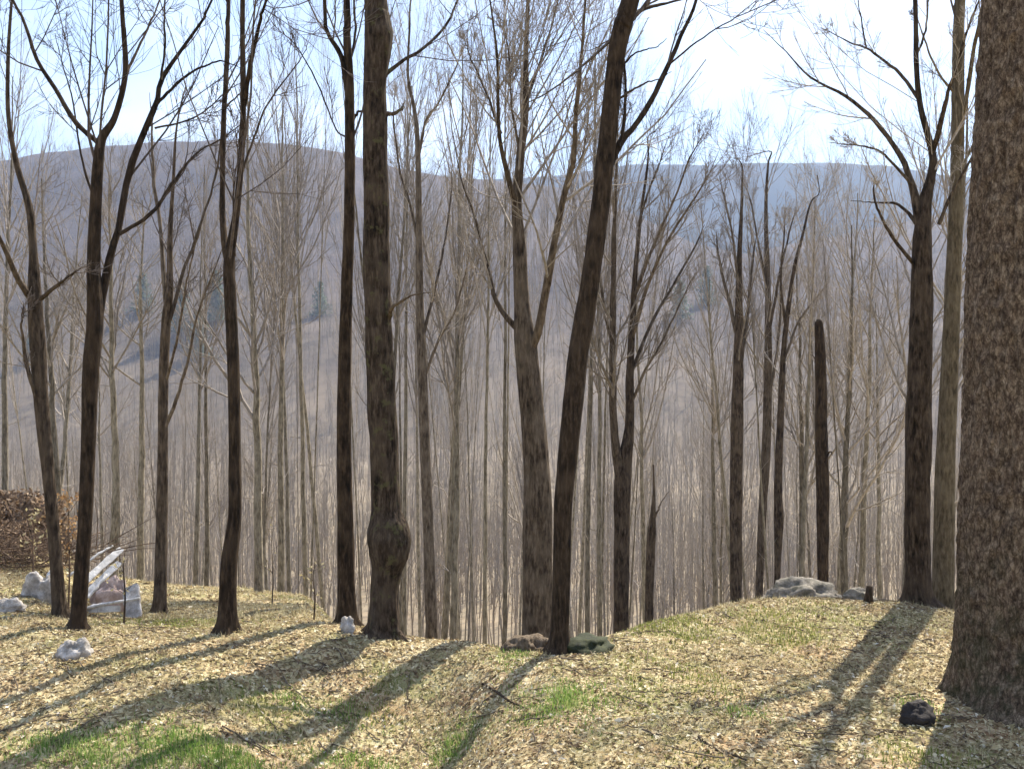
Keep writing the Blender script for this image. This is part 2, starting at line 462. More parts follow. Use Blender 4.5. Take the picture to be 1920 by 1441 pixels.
# haze: pale even air round the whole place
def build_haze():
    L = 5600.0
    V = [(x, y, z) for x in (-L, L) for y in (-L, L) for z in (-75.0, 640.0)]
    Q = [(0, 1, 3, 2), (4, 6, 7, 5), (0, 4, 5, 1), (2, 3, 7, 6), (0, 2, 6, 4), (1, 5, 7, 3)]
    m, nt, out = newmat('haze')
    p = nt.nodes.new('ShaderNodeVolumePrincipled')
    p.inputs['Color'].default_value = (0.50, 0.66, 1.0, 1)
    p.inputs['Density'].default_value = HAZE_DENSITY
    p.inputs['Anisotropy'].default_value = 0.0
    nt.links.new(p.outputs[0], out.inputs['Volume'])
    o = bpy.data.objects.new('haze', mesh_np('haze', V, Q, m, False))
    tag(link(o), kind='stuff')
build_haze()

# ------------------------------------------------------------------ traced trees
def bark_disp(seed, amp=0.05):
    def f(P, a, R):
        z = P[..., 2][..., None]; an = a[None, None, :]
        cx = np.cos(an)*2.2+P[..., 0][..., None]; cy = np.sin(an)*2.2+P[..., 1][..., None]+0*z
        return R[..., None]*(amp*fbm(cx+0*z, cy, z*2.5, 3, seed)*2 + amp*0.8*vnoise((cx+0*z)*3, cy*3, z*1.5, seed+4))
    return f

def img_line(pts, Y, drift=0.0):
    P = []; R = []
    n = len(pts)
    for k, (u, v, w) in enumerate(pts):
        d = Y+drift*(k/max(1, n-1))
        P.append(at(u, v, d)); R.append(w*d/F*0.5)
    return np.array(P), np.array(R)

def crown_from(g, rng, mains, lvl, dens, rmin):
    """mains: list of (P(K,3),R(K)) resampled to the same K. adds side branches and twigs"""
    P = np.stack([m[0] for m in mains]); R = np.stack([m[1] for m in mains])
    L = np.linalg.norm(np.diff(P, axis=1), axis=2).sum(axis=1).mean()
    P1, R1 = spawn(rng, P, R, max(3, int(10*dens)), 7, 0.2, 0.98, (18, 45), (0.22, 0.50), (0.25, 0.5), up=0.35, wob=0.07, rmin=rmin*2)
    g.tubes(P1, R1, 4)
    P2, R2 = spawn(rng, P1, R1, 6, 5, 0.1, 0.85, (22, 50), (0.3, 0.6), (0.4, 0.7), up=0.35, wob=0.12, rmin=rmin*1.3)
    g.tubes(P2, R2, 3)
    if lvl > 2:
        P3, R3 = spawn(rng, P2, R2, 4, 4, 0.1, 0.85, (20, 50), (0.45, 0.8), (0.5, 0.8), up=0.3, wob=0.12, rmin=rmin)
        g.tubes(P3, R3, 3)

def traced_tree(name, Y, label, trunk, limbs, cat='tree', mat=None, lmat=None, tmat=None, seed=1, extend=7.0, dens=1.0,
                lvl=3, sides=18, drift=None, crown_on_trunk=0.45, top=True, group=None, base_depth=None, rmin=0.0035, amp=0.05):
    rng = np.random.default_rng(seed)
    if Y < 17.5 and seed != 18: dens *= 0.7
    mat = mat or M_BROWN; lmat = lmat or mat; tmat = tmat or M_TWIGD
    u0, v0, w0 = trunk[0]
    x0 = (u0-960)/F*Y; zg = gh(x0, Y)
    P, R = img_line(trunk, Y)
    # foot of the trunk: carry it down into the ground with a flare
    foot = P[0].copy(); ux = (P[0]-P[1]); ux /= max(1e-6, abs(ux[2]))
    if P[0][2] > zg:
        foot = P[0]+ux*(P[0][2]-zg)
    if foot[2]-zg > -0.01 or True:
        foot = np.array([foot[0], Y, zg-0.02])
    keep = P[:, 2] > zg+0.45
    Pk = P[keep]; Rk = R[keep]
    rb = Rk[0]
    d0 = (Pk[0]-foot)
    P = np.vstack([foot-np.array([0, 0, 0.35]), foot, foot+d0*min(0.5, 0.18/max(0.2, d0[2])), foot+d0*0.6 if d0[2] > 0.8 else foot+d0*0.75, Pk])
    R = np.concatenate([[rb*1.7, rb*1.42, rb*1.12, rb*1.02], Rk])
    root = empty(name, (foot[0], Y, zg))
    org = (foot[0], Y, zg)
    tag(root, label, cat, group)
    g = Geo()
    K = 150
    if top:   # the trunk goes on above the picture
        d = P[-1]-P[-2]; d /= np.linalg.norm(d)
        e = extend if P[-1][2] > CAMZ+560/F*Y else 0.8
        P = np.vstack([P, P[-1]+d*e*0.5+rng.normal(size=3)*0.1, P[-1]+d*e+rng.normal(size=3)*0.25])
        R = np.concatenate([R, [R[-1]*0.5, 0.012]])
    Pt, Rt = resample(P, R, K)
    bd = bark_disp(seed, amp)
    nl = 4+seed % 2; ph = seed*1.7
    def disp(P_, a, R_):
        hz = np.clip(P_[..., 2][..., None]-zg, -0.3, 5)
        an = a[None, None, :]
        return bd(P_, a, R_)+R_[..., None]*np.exp(-hz/0.16)*(0.05+0.55*np.clip(np.cos(an*nl+ph)+0.4*np.cos(an*(nl-1)+ph*2), 0, 1.4))*np.where(hz < 1.2, 1, 0)
    g.tubes(Pt[None], Rt[None], max(sides, 24), disp)
    g.build('trunk', mat, root, org)
    mains = []
    if crown_on_trunk is not None:
        i0 = int(K*crown_on_trunk)
        a, b = resample(Pt[i0::4], Rt[i0::4], 20); mains.append((a, b*0.6))
    for k, lb in enumerate(limbs):
        ext = lb[-1][1] < 30
        dr = rng.uniform(-1.6, 1.6) if len(lb) > 3 else rng.uniform(-0.5, 0.5)
        p, r = img_line(lb, Y, dr)
        if not ext:      # end in a fine drawn-out tip
            d = p[-1]-p[-2]; L = min(0.6, 0.3*np.linalg.norm(p[-1]-p[0]))
            p = np.vstack([p, p[-1]+d/np.linalg.norm(d)*L+rng.normal(size=3)*0.08]); r = np.concatenate([r, [0.004]])
        if ext:
            d = p[-1]-p[-2]; d /= np.linalg.norm(d)
            e = extend*rng.uniform(0.5, 0.9)
            d2 = d+rng.normal(size=3)*0.12; d2[1] += 0.25*dr/1.6
            p = np.vstack([p, p[-1]+d*e*0.5, p[-1]+d*e*0.5+d2*e*0.5]); r = np.concatenate([r, [r[-1]*0.6, 0.008]])
        p, r = resample(p, r, 26)
        w = 1+0.05*rng.normal(size=r.shape); r = r*w
        p = p+np.concatenate([[[0, 0, 0]], np.cumsum(rng.normal(size=(25, 3))*0.006, axis=0)])
        gl = Geo(); gl.tubes(p[None], r[None], 9)
        gl.build('limb', lmat, root, org)
        if np.linalg.norm(p[-1]-p[0]) > 1.3:
            a, b = resample(p[::2], r[::2], 20); mains.append((a, b))
    if mains:
        gc = Geo(); crown_from(gc, rng, mains, lvl, dens, rmin)
        gc.build('crown', tmat, root, org)
    return root

# 1 far left
traced_tree('bare_tree', 14.2, 'leaning bare tree with a rust-coloured fork at the far left edge',
  [(112,1190,24),(105,1050,22),(92,900,22),(78,760,26),(70,640,28),(65,560,26),(62,470,15),(55,390,13),(32,310,10),(16,220,8),(15,120,7),(22,0,5)],
  [[(64,570,14),(30,515,10),(0,450,8),(-45,370,6),(-90,280,4)], [(72,562,9),(95,548,8),(112,535,6),(140,512,4)],
   [(78,780,10),(45,690,8),(34,620,5)]], mat=M_BROWN, seed=11, extend=5, dens=0.7)
# 2
traced_tree('bare_tree', 13.4, 'bare tree forking wide against the sky, second trunk from the left',
  [(145,1200,28),(158,1000,26),(165,850,26),(170,700,29),(178,600,31),(176,500,24),(179,400,22),(183,320,20),(190,262,17),(215,220,11),(235,140,10),(232,60,9),(228,0,8)],
  [[(188,270,11),(150,240,9),(110,185,8),(70,120,7.5),(45,50,6),(20,0,5)],
   [(182,610,18),(192,555,16),(206,480,14),(226,420,13),(242,330,12),(270,250,12),(294,195,11),(302,150,9),(332,100,7),(380,30,5),(395,0,4)],
   [(224,438,8),(280,405,7),(330,335,6),(362,292,4),(420,255,2.5)], [(294,195,6),(350,145,5),(412,120,3)],
   [(290,240,4),(370,215,3),(430,165,2)], [(302,150,5),(312,80,4),(315,0,3)], [(236,140,6),(256,100,5),(276,50,4),(296,0,3)],
   [(180,380,5),(155,300,4),(140,200,3),(120,120,2)]],
  mat=M_DARK, seed=12, extend=6, dens=0.8)
# 3
traced_tree('bare_tree', 17, 'slim bare tree with many thin upright stems, third trunk from the left',
  [(300,1195,19),(303,1000,21),(305,850,19),(307,700,18),(312,600,17),(318,540,13),(319,440,9),(325,340,6),(330,250,4)],
  [[(312,590,9),(300,440,7),(286,340,6),(283,240,4)], [(318,600,8),(345,500,6),(370,430,5),(396,350,4),(412,270,3)],
   [(306,810,7),(345,710,6),(370,600,4),(402,510,3)], [(310,720,6),(330,640,5),(345,560,4),(360,480,3)]],
  mat=M_BROWN, lmat=M_GREY, seed=13, dens=0.8, extend=3)
# 4
traced_tree('bare_tree', 13.3, 'bare tree splitting into two parallel upright stems left of centre',
  [(424,1180,30),(430,1050,31),(440,965,25),(440,850,22),(438,700,22),(432,560,22),(430,490,21),(443,400,13),(452,300,12),(456,200,11),(455,100,10),(455,0,9)],
  [[(430,505,16),(421,455,13),(415,380,11),(418,250,10),(423,150,9.5),(427,60,9),(430,0,8)],
   [(457,200,9),(474,105,8),(488,35,6),(500,0,5)], [(448,340,5),(480,240,4),(512,170,3),(560,110,2)], [(420,205,4),(436,185,3),(456,165,3)],
   [(440,480,5),(435,360,3),(440,290,2)]],
  mat=M_DARK, seed=14, dens=0.6, extend=7)
# 5
traced_tree('bare_tree', 14.4, 'dark straight trunk directly left of the trunk with the burl',
  [(650,1142,28),(648,1000,31),(645,850,27),(646,700,25),(650,550,22),(655,400,20),(656,250,19),(655,150,17),(650,60,14),(650,0,13)],
  [[(652,170,13),(640,105,9),(614,58,8),(612,0,7)], [(652,230,6),(668,214,6),(680,206,4)], [(655,260,4),(630,240,2.5),(595,150,3),(560,90,2)],
   [(655,120,5),(668,60,5),(664,0,4)]],
  mat=M_DARK, seed=15, dens=0.6, extend=8)
# 6
r6 = traced_tree('bare_tree', 13.75, 'thick brown trunk with a swollen burl near its foot, left of centre',
  [(719,1165,54),(721,1100,52),(725,1068,58),(729,1040,76),(730,1012,84),(728,985,74),(724,955,54),(722,900,54),(718,800,54),(713,700,52),(709,600,50),(706,500,50),(706,400,48),(704,300,46),(703,200,43),(703,150,43),(708,100,50),(710,65,54),(706,25,46),(704,0,44)],
  [[(722,140,9),(760,110,6),(800,85,6),(840,40,5),(856,0,4)], [(722,216,10),(742,212,7),(756,206,5)],
   [(728,600,12),(738,572,7),(768,552,4),(795,545,2)], [(722,60,18),(734,66,9)]],
  mat=M_LICH, seed=16, dens=0.3, extend=9, sides=36, crown_on_trunk=0.88, amp=0.045)
# 7
traced_tree('bare_tree', 21, 'thin bare tree rising behind the burled trunk on its right',
  [(808,1145,22),(803,1000,20),(797,850,20),(792,700,18),(788,600,15),(786,480,13),(785,350,11),(782,250,9),(776,200,7),(765,140,5),(768,50,4),(770,0,3)],
  [[(790,640,7),(810,560,5),(830,470,4),(845,360,3)],[(786,480,6),(770,400,5),(748,320,4),(738,230,3)],[(783,300,6),(800,230,5),(825,190,4),(850,140,3)],
   [(792,720,6),(820,640,5),(850,590,4),(870,520,3)]],
  mat=M_GREY, tmat=M_TWIG, seed=17, dens=1.3, extend=4)
# 8
r8 = traced_tree('bare_tree', 15.2, 'broad grey-brown trunk dividing into three tall limbs near the centre',
  [(1008,1190,60),(1008,1100,58),(1008,950,54),(1005,850,47),(996,750,44),(986,650,42),(979,570,30),(973,450,24),(969,380,19),(975,300,16),(985,200,14),(986,100,10),(990,0,7)],
  [[(978,625,13),(932,565,9),(906,470,7),(890,400,5),(868,330,3)],
   [(992,665,20),(1012,615,16),(1030,530,15),(1045,440,13),(1065,350,12),(1080,300,10),(1085,200,8),(1095,80,6),(1100,0,5)],
   [(968,395,11),(948,300,9),(940,230,7),(936,100,5),(925,0,3)], [(940,250,5),(915,170,4),(880,100,3)], [(985,200,7),(1005,140,6),(1030,70,4),(1050,0,3)],
   [(1066,350,6),(1095,290,4),(1110,200,3)], [(975,290,6),(960,200,4),(955,100,3)]],
  mat=M_MID, lmat=M_MID, tmat=M_TWIG, seed=18, dens=1.8, extend=5, sides=28)
# 9
traced_tree('bare_tree', 12.8, 'dark trunk leaning right from its foot, crossing the centre of the view',
  [(1048,1218,33),(1052,1100,33),(1056,950,34),(1065,850,35),(1080,700,39),(1095,600,38),(1110,500,35),(1124,400,35),(1135,300,34),(1145,200,33),(1156,100,33),(1170,40,35),(1182,0,33)],
  [[(1132,340,20),(1158,275,13),(1190,232,11),(1220,185,10.5),(1246,130,9.5),(1270,70,8),(1290,20,7),(1296,0,6)],
   [(1172,48,16),(1198,22,9),(1232,12,6),(1275,3,4)], [(1250,125,4),(1310,82,3),(1372,42,2.5),(1440,12,2)],
   [(1160,275,7),(1168,210,6),(1168,120,5)], [(1150,190,5),(1200,160,4),(1240,150,2)], [(1160,125,5),(1200,95,3),(1230,90,2)]],
  mat=M_DARK, seed=19, dens=0.6, extend=8, sides=28, crown_on_trunk=0.75)
# 10
traced_tree('bare_tree', 22, 'vase-shaped bare tree with twin stems right of the leaning trunk',
  [(1165,1150,28),(1166,1000,30),(1168,890,32),(1180,800,18),(1181,700,15),(1186,600,12),(1192,500,9),(1202,400,6),(1215,300,4)],
  [[(1164,910,20),(1152,800,16),(1150,700,14),(1149,600,12),(1152,450,9),(1156,350,6),(1160,250,3)],
   [(1184,640,8),(1215,540,7),(1250,460,5),(1300,380,4),(1330,330,2)], [(1183,700,7),(1225,600,6),(1265,530,5),(1310,450,3)],
   [(1188,560,7),(1225,460,6),(1262,370,4),(1290,300,3)], [(1150,650,7),(1130,560,6),(1120,470,4)], [(1192,500,6),(1205,400,5),(1235,310,3)],
   [(1182,760,6),(1210,690,5),(1240,640,4),(1280,560,3)]],
  mat=M_BROWN, lmat=M_GREY, tmat=M_TWIG, seed=20, dens=1.6, extend=3)
# 11
traced_tree('broken_tree', 20, 'short broken dead trunk standing alone behind the mossy mound',
  [(1217,1140,17),(1219,1060,17),(1222,1000,17),(1224,965,11),(1226,925,5),(1225,870,3)], [[(1222,985,5),(1232,955,4),(1238,940,2)]],
  cat='dead tree', mat=M_BROWN, seed=21, top=False, dens=0.3, crown_on_trunk=None)
# 12-14
traced_tree('bare_tree', 25, 'slim bare tree, leftmost of the three behind the flat boulder',
  [(1380,1105,22),(1380,950,23),(1382,800,24),(1385,650,17),(1386,500,10),(1390,400,6),(1392,320,3)],
  [[(1385,640,8),(1360,540,6),(1345,470,4)],[(1385,720,9),(1400,600,7),(1412,480,4)],[(1386,560,6),(1375,450,4),(1360,380,3)]],
  mat=M_BROWN, lmat=M_GREY, tmat=M_TWIG, seed=22, dens=1.4, extend=2)
traced_tree('bare_tree', 27, 'tall slim bare tree, middle one of the three behind the flat boulder',
  [(1424,1090,14),(1430,950,16),(1436,850,17),(1440,700,16),(1440,550,11),(1436,400,7),(1440,310,4)],
  [[(1440,640,6),(1460,520,5),(1480,430,3)],[(1440,560,6),(1420,460,4),(1405,380,3)],[(1438,760,6),(1455,660,5),(1462,560,3)]],
  mat=M_GREY, lmat=M_GREY, tmat=M_TWIG, seed=23, dens=1.5, extend=2)
traced_tree('bare_tree', 26, 'crooked dark bare tree, rightmost of the three behind the flat boulder',
  [(1458,1060,12),(1460,970,18),(1459,900,15),(1463,800,13),(1470,650,10),(1488,510,7),(1505,440,5),(1520,380,3)],
  [[(1468,680,5),(1500,600,4),(1530,560,3)],[(1474,620,5),(1465,520,4),(1470,440,3)]],
  mat=M_BROWN, lmat=M_GREY, tmat=M_TWIG, seed=24, dens=1.3, extend=2)
# 15 snag
traced_tree('broken_tree', 23, 'tall dark dead trunk with a snapped top beyond the flat boulder',
  [(1543,1100,20),(1543,1000,22),(1542,900,24),(1540,800,23),(1539,700,21),(1537,640,18),(1535,605,15),(1533,598,4)], [[(1540,880,5),(1556,850,3)],[(1538,700,4),(1528,670,2)]],
  cat='dead tree', mat=M_DARK, seed=25, top=False, crown_on_trunk=None, dens=0.3)
# 16
traced_tree('bare_tree', 16.3, 'rough trunk with an arching left limb, casting the long shadow at right',
  [(1722,1112,40),(1720,1000,45),(1722,850,46),(1724,700,44),(1728,560,38),(1729,450,34),(1735,380,24),(1746,330,16),(1748,285,13),(1726,200,10),(1718,120,9),(1716,0,8)],
  [[(1726,430,20),(1706,335,12),(1672,270,10),(1630,220,8),(1580,180,6),(1520,150,4),(1478,108,2.5)],
   [(1748,290,11),(1764,220,9),(1776,170,7),(1800,90,5),(1820,30,4)],
   [(1722,185,7),(1682,132,6),(1625,90,4),(1590,78,3)], [(1718,500,8),(1665,430,6),(1640,372,4)], [(1710,345,6),(1650,285,4),(1600,275,2.5)],
   [(1720,420,8),(1680,380,5),(1640,375,3)], [(1717,110,5),(1735,60,4),(1740,0,3)], [(1625,90,3),(1615,30,2.5),(1612,0,2)],
   [(1760,420,8),(1790,350,5),(1830,270,4)]],
  mat=M_BROWN, tmat=M_TWIG, seed=26, dens=1.1, extend=6, sides=26, amp=0.07)
# 17
traced_tree('bare_tree', 17.2, 'smooth olive-grey pole-like trunk beside the massive right trunk',
  [(1768,1118,36),(1771,900,36),(1780,700,31),(1788,500,27),(1795,300,23),(1797,100,22),(1800,0,19)],
  [[(1797,290,8),(1815,160,8),(1832,60,7),(1845,0,6)], [(1796,180,6),(1760,130,4),(1730,60,3)], [(1796,330,6),(1825,270,5),(1850,200,4)]],
  mat=M_OLIVE, seed=27, dens=0.7, extend=8, sides=24, crown_on_trunk=0.7, amp=0.02)

# 18 the massive trunk at the right edge
def massive():
    Y = 10.9; rng = np.random.default_rng(5)
    uc = [(1956,1400,168),(1955,1345,160),(1953,1250,151),(1951,1100,143),(1950,900,137),(1951,700,131),(1953,500,126),(1956,300,120),(1960,100,113),(1963,0,111)]
    P = np.array([at(u, v, Y) for u, v, w in uc]); R = np.array([w*Y/F for u, v, w in uc])
    z0 = gh(P[1][0], Y)
    P = np.vstack([P, [P[-1][0]+0.1, Y+0.1, 9], [P[-1][0]+0.3, Y+0.3, 15]]); R = np.concatenate([R, [0.3, 0.12]])
    Pt, Rt = resample(P, R, 520)
    t = (np.clip((z0+0.55-Pt[:, 2])/0.6, 0, 1.6))**2
    def disp(P_, a, R_):
        z = P_[..., 2][..., None]; an = a[None, None, :]+0*z
        sx = np.cos(an)*R_[..., None]; sy = np.sin(an)*R_[..., None]
        wob = 0.05*vnoise(sx*4, sy*4, z*1.5, 3)
        fur = vnoise(sx*18+wob*20, sy*18, z*3.5, 7)
        fur2 = vnoise(sx*55, sy*55, z*16, 8)
        lobes = t[None, :, None]*(0.12+0.12*np.cos(an*5+1.0)+0.05*np.cos(an*3))
        return 0.032*(-np.abs(fur)*2+0.6)+0.009*fur2+0.02*fbm(sx*3, sy*3, z, 3, 2)+lobes*0.9
    root = empty('massive_tree', (P[1][0], Y, z0)); org = (P[1][0], Y, z0)
    tag(root, 'massive rugged-barked trunk filling the right edge, nearest tree of all', 'tree')
    g = Geo(); g.tubes(Pt[None], Rt[None], 200, disp); g.build('trunk', M_BIG, root, org)
    mains = []
    for k in range(7):
        h = 6.5+k*1.2; i = int(np.argmin(abs(Pt[:, 2]-h))); a = k*2.4
        d = np.array([math.cos(a), math.sin(a), 0.75]); L = 4.2-0.25*k
        p = np.array([Pt[i], Pt[i]+d*L*0.35, Pt[i]+d*L*0.7+[0, 0, 0.3], Pt[i]+d*L+[0, 0, 1.0]])
        p, r = resample(p, [0.10, 0.07, 0.045, 0.012], 20)
        gl = Geo(); gl.tubes(p[None], r[None], 10); gl.build('limb', M_BIG, root, org); mains.append((p, r))
    gc = Geo(); crown_from(gc, rng, mains, 3, 0.7, 0.004); gc.build('crown', M_TWIGD, root, org)
massive()

# ------------------------------------------------------------------ middle and background trees: prototypes and copies
def proto(seed, H, bole, style):
    rng = np.random.default_rng(seed)
    K = 26
    t = np.linspace(0, 1, K)
    lean = rng.normal(size=2)*0.02*H
    P = np.stack([lean[0]*t+np.cumsum(rng.normal(size=K)*0.02), lean[1]*t+np.cumsum(rng.normal(size=K)*0.02), -0.3+t*H], -1)
    r0 = H*0.0075
    R = r0*(1-0.86*t**1.1); R[0] *= 1.5; R[1] *= 1.05
    gt = Geo(); gt.tubes(P[None], R[None], 8, bark_disp(seed, 0.05))
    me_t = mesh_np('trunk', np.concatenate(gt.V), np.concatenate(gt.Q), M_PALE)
    gc = Geo()
    ang = (16, 36) if style == 0 else (26, 55)
    P1, R1 = spawn(rng, P[None], R[None], 18, 9, bole, 0.96, ang, (0.25, 0.52), (0.42, 0.65), up=0.5, wob=0.07, rmin=0.010)
    gc.tubes(P1, R1, 5)
    P2, R2 = spawn(rng, P1, R1, 8, 6, 0.12, 0.96, (16, 42), (0.3, 0.6), (0.45, 0.7), up=0.4, wob=0.09, rmin=0.005)
    gc.tubes(P2, R2, 3)
    P3, R3 = spawn(rng, P2, R2, 6, 4, 0.15, 1.0, (18, 45), (0.35, 0.7), (0.5, 0.8), up=0.3, wob=0.1, rmin=0.0035)
    gc.tubes(P3, R3, 3)
    # small dead side twigs along the lower bole
    P4, R4 = spawn(rng, P[None], R[None], 6, 4, 0.2, bole, (50, 85), (0.04, 0.1), (0.1, 0.2), up=0.1, wob=0.12, rmin=0.005)
    gc.tubes(P4, R4, 3)
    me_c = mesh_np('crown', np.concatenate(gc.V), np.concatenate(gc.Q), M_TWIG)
    return me_t, me_c, H, r0
PROTOS = [proto(100+k, H, b, s) for k, (H, b, s) in enumerate([(18, .45, 0), (19, .5, 0), (17, .38, 0), (20, .55, 0), (18, .5, 1), (16, .35, 0), (19, .6, 0), (17, .55, 1)])]

TOPS = np.array([(-100,90),(40,110),(90,270),(420,290),(480,120),(560,60),(640,60),(740,0),(1150,-20),(1205,180),(1290,320),(1640,330),(1700,140),(2000,60)], float)
def place_tree(k, x, y, label, group, rz, sc, wide, lean=(0, 0)):
    me_t, me_c, H, r0 = PROTOS[k % len(PROTOS)]
    u = 960+F*x/y
    tv = np.interp(u, TOPS[:, 0], TOPS[:, 1])+rb.uniform(-20, 150)
    cap = (CAMZ-(tv-VH)/F*y-gh(x, y))/H
    if 560 < u < 1160 and y < 62: sc = max(sc, 1.35); wide = min(wide*0.55, 0.62)
    if cap < sc:
        wide = wide*min(1.5, sc/max(cap, 0.4)); sc = max(cap, 0.4)
    root = bpy.data.objects.new('slender_tree', None); root.empty_display_size = 0.3
    link(root)
    root.location = (x, y, gh(x, y)-0.05)
    root.rotation_euler = (lean[0], lean[1], rz); root.scale = (sc*wide, sc*wide, sc)
    tag(root, label, 'tree', group)
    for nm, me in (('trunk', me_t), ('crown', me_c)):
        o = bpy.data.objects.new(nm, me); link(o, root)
    return root

LAND = [(95, 'the leaning far-left tree'), (165, 'the wide-forking tree'), (305, 'the many-stemmed tree'), (437, 'the twin-stemmed tree'),
        (648, 'the dark straight trunk'), (712, 'the burled trunk'), (798, 'the thin tree beside the burl'), (1000, 'the three-limbed trunk'), (1075, 'the leaning centre trunk'),
        (1168, 'the vase-shaped tree'), (1222, 'the short broken trunk'), (1381, 'the boulder-side slim tree'), (1541, 'the snapped dead trunk'), (1722, 'the arching-limbed trunk'), (1860, 'the massive trunk')]
def between(u):
    for k in range(len(LAND)-1):
        if LAND[k][0] <= u < LAND[k+1][0]:
            return 'between %s and %s' % (LAND[k][1], LAND[k+1][1])
    return ('left of ' + LAND[0][1]) if u < LAND[0][0] else ('behind ' + LAND[-1][1])

rb = np.random.default_rng(77)
# stems that can be told apart in the photograph: column, distance, stem width in pixels, prototype, words
NAMED = [
 (8,30,10,0,'slender bare tree at the very left edge of the view'),
 (120,27,12,2,'bare grey tree with side twigs just right of the leaning far-left tree'),
 (213,26,15,1,'straight brown-grey tree halfway from the wide-forking to the many-stemmed tree'),
 (262,30,12,4,'faint upright tree just left of the many-stemmed tree'),
 (368,34,9,3,'thin upright tree midway between many-stemmed and twin-stemmed trees'),
 (388,36,8,6,'thinnest pole just left of the twin-stemmed tree'),
 (484,27,14,5,'grey tree with low branches just right of the twin-stemmed tree'),
 (527,31,11,0,'mid-grey slender tree left of the dark straight trunk, nearer of a pair'),
 (577,34,10,7,'small crowned slender tree just left of the dark straight trunk'),
 (848,25,20,2,'stout grey tree behind and right of the thin tree beside the burl'),
 (908,24,10,3,'straight brown pole left of the three-limbed trunk'),
 (944,26,10,6,'second brown pole close beside the three-limbed trunk'),
 (1100,27,12,1,'upright tree directly right of the leaning centre trunk'),
 (1125,30,12,0,'upright tree just left of the vase-shaped tree'),
 (1590,29,15,5,'grey tree standing just right of the snapped dead trunk'),
 (1612,33,12,3,'second grey tree right of the snapped dead trunk, slightly thinner'),
 (1655,36,10,7,'thin pale tree between the snapped dead trunk and arching-limbed trunk'),
 (1508,31,12,2,'thin straight tree just left of the snapped dead trunk'),
 (1345,38,10,4,'thin tree standing on the slope below the short broken trunk to its right'),
 (758,27,11,6,'thin tree close behind the right side of the burled trunk'),
 (1690,25,13,1,'slender tree directly left of the arching-limbed trunk'),
]
for k, (u, Y, w, pk, lab) in enumerate(NAMED):
    me_t, me_c, H, r0 = PROTOS[pk]
    sc = rb.uniform(0.85, 1.0)
    wide = (w*Y/F*0.5)/(r0*0.8)/sc
    place_tree(pk, (u-960)/F*Y, Y, lab, None, rb.uniform(0, 6.28), sc, min(wide, 1.3)*1.0)
# the rest
taken = [(u, Y) for u, Y, *_ in NAMED]
cnt = 0
BACK = {}
while cnt < 170:
    u = rb.uniform(-80, 1990); Y = 24+80*rb.random()**1.15
    if u < 620 and Y < 32: continue
    if any(abs(u-a)/F*Y < 0.5 and abs(Y-b) < 2.0 for a, b in taken): continue
    if 1210 < u < 1350 and rb.random() < 0.75 and Y < 70: continue
    taken.append((u, Y))
    size = 'thin' if Y < 55 else 'distant hair-thin'
    reg = between(u)
    sc = rb.uniform(0.62, 0.98)
    o = place_tree(int(rb.integers(0, 8)), (u-960)/F*Y, Y, '%s bare tree %s' % (size, reg), '%s bare trees %s' % (size, reg),
               rb.uniform(0, 6.28), sc, 0.32+0.85*rb.random()**1.7, (rb.normal()*0.045, rb.normal()*0.045))
    BACK.setdefault((size, reg), []).append((u, o))
    cnt += 1

ORD = ['first', 'second', 'third', 'fourth', 'fifth', 'sixth', 'seventh', 'eighth', 'ninth', 'tenth', 'eleventh', 'twelfth', 'thirteenth',
       'fourteenth', 'fifteenth', 'sixteenth', 'seventeenth', 'eighteenth', 'nineteenth', 'twentieth']
for (size, reg), lst in BACK.items():
    lst.sort(key=lambda q: q[0])
    for k, (u, o) in enumerate(lst):
        o['label'] = ('%s %s tree from left %s' % (ORD[k], 'thin' if size == 'thin' else 'distant', reg)) if len(lst) > 1 else 'lone %s tree %s' % ('thin' if size == 'thin' else 'distant', reg)

# far woodland: one mass
def far_wood():
    rng = np.random.default_rng(9)
    g = Geo()
    def batch(n, d0, d1, pw, H0, H1, nb, rt, umax=(-250, 2170), nk=None):
        d = d0+(d1-d0)*rng.random(n)**pw
        u = rng.uniform(umax[0], umax[1], n)
        x = (u-960)/F*d
        z = height(x, d)
        H = rng.uniform(H0, H1, n)
        K = 5
        t = np.linspace(0, 1, K)
        wob = np.cumsum(rng.normal(size=(n, K, 2))*0.015, axis=1)*H[:, None, None]
        P = np.stack([x[:, None]+wob[..., 0], d[:, None]+wob[..., 1], (z-0.3)[:, None]+H[:, None]*t], -1)
        R = (H*rt)[:, None]*(1-0.8*t)
        g.tubes(P, R, 3)
        P1, R1 = spawn(rng, P, R, nb, 3, 0.35, 0.95, (16, 45), (0.25, 0.5), (0.35, 0.6), up=0.5, wob=0.08, rmin=0.012*max(1, d0/150))
        g.tubes(P1, R1, 3)
        if nk:
            P2, R2 = spawn(rng, P1, R1, nk, 3, 0.15, 1.0, (16, 45), (0.35, 0.6), (0.4, 0.7), up=0.4, wob=0.08, rmin=0.008*max(1, d0/120))
            g.tubes(P2, R2, 3)
    batch(1500, 80, 240, 0.8, 11, 18, 11, 0.0062, nk=4)
    batch(1500, 75, 200, 0.8, 9, 16, 4, 0.006)
    batch(4200, 210, 520, 0.8, 12, 18, 9, 0.0075, nk=2)
    batch(9000, 480, 1000, 0.9, 8, 12, 6, 0.012)
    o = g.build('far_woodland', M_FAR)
    tag(o, 'mass of bare grey-brown woodland covering the valley and far slopes', 'woodland', kind='stuff')
far_wood()

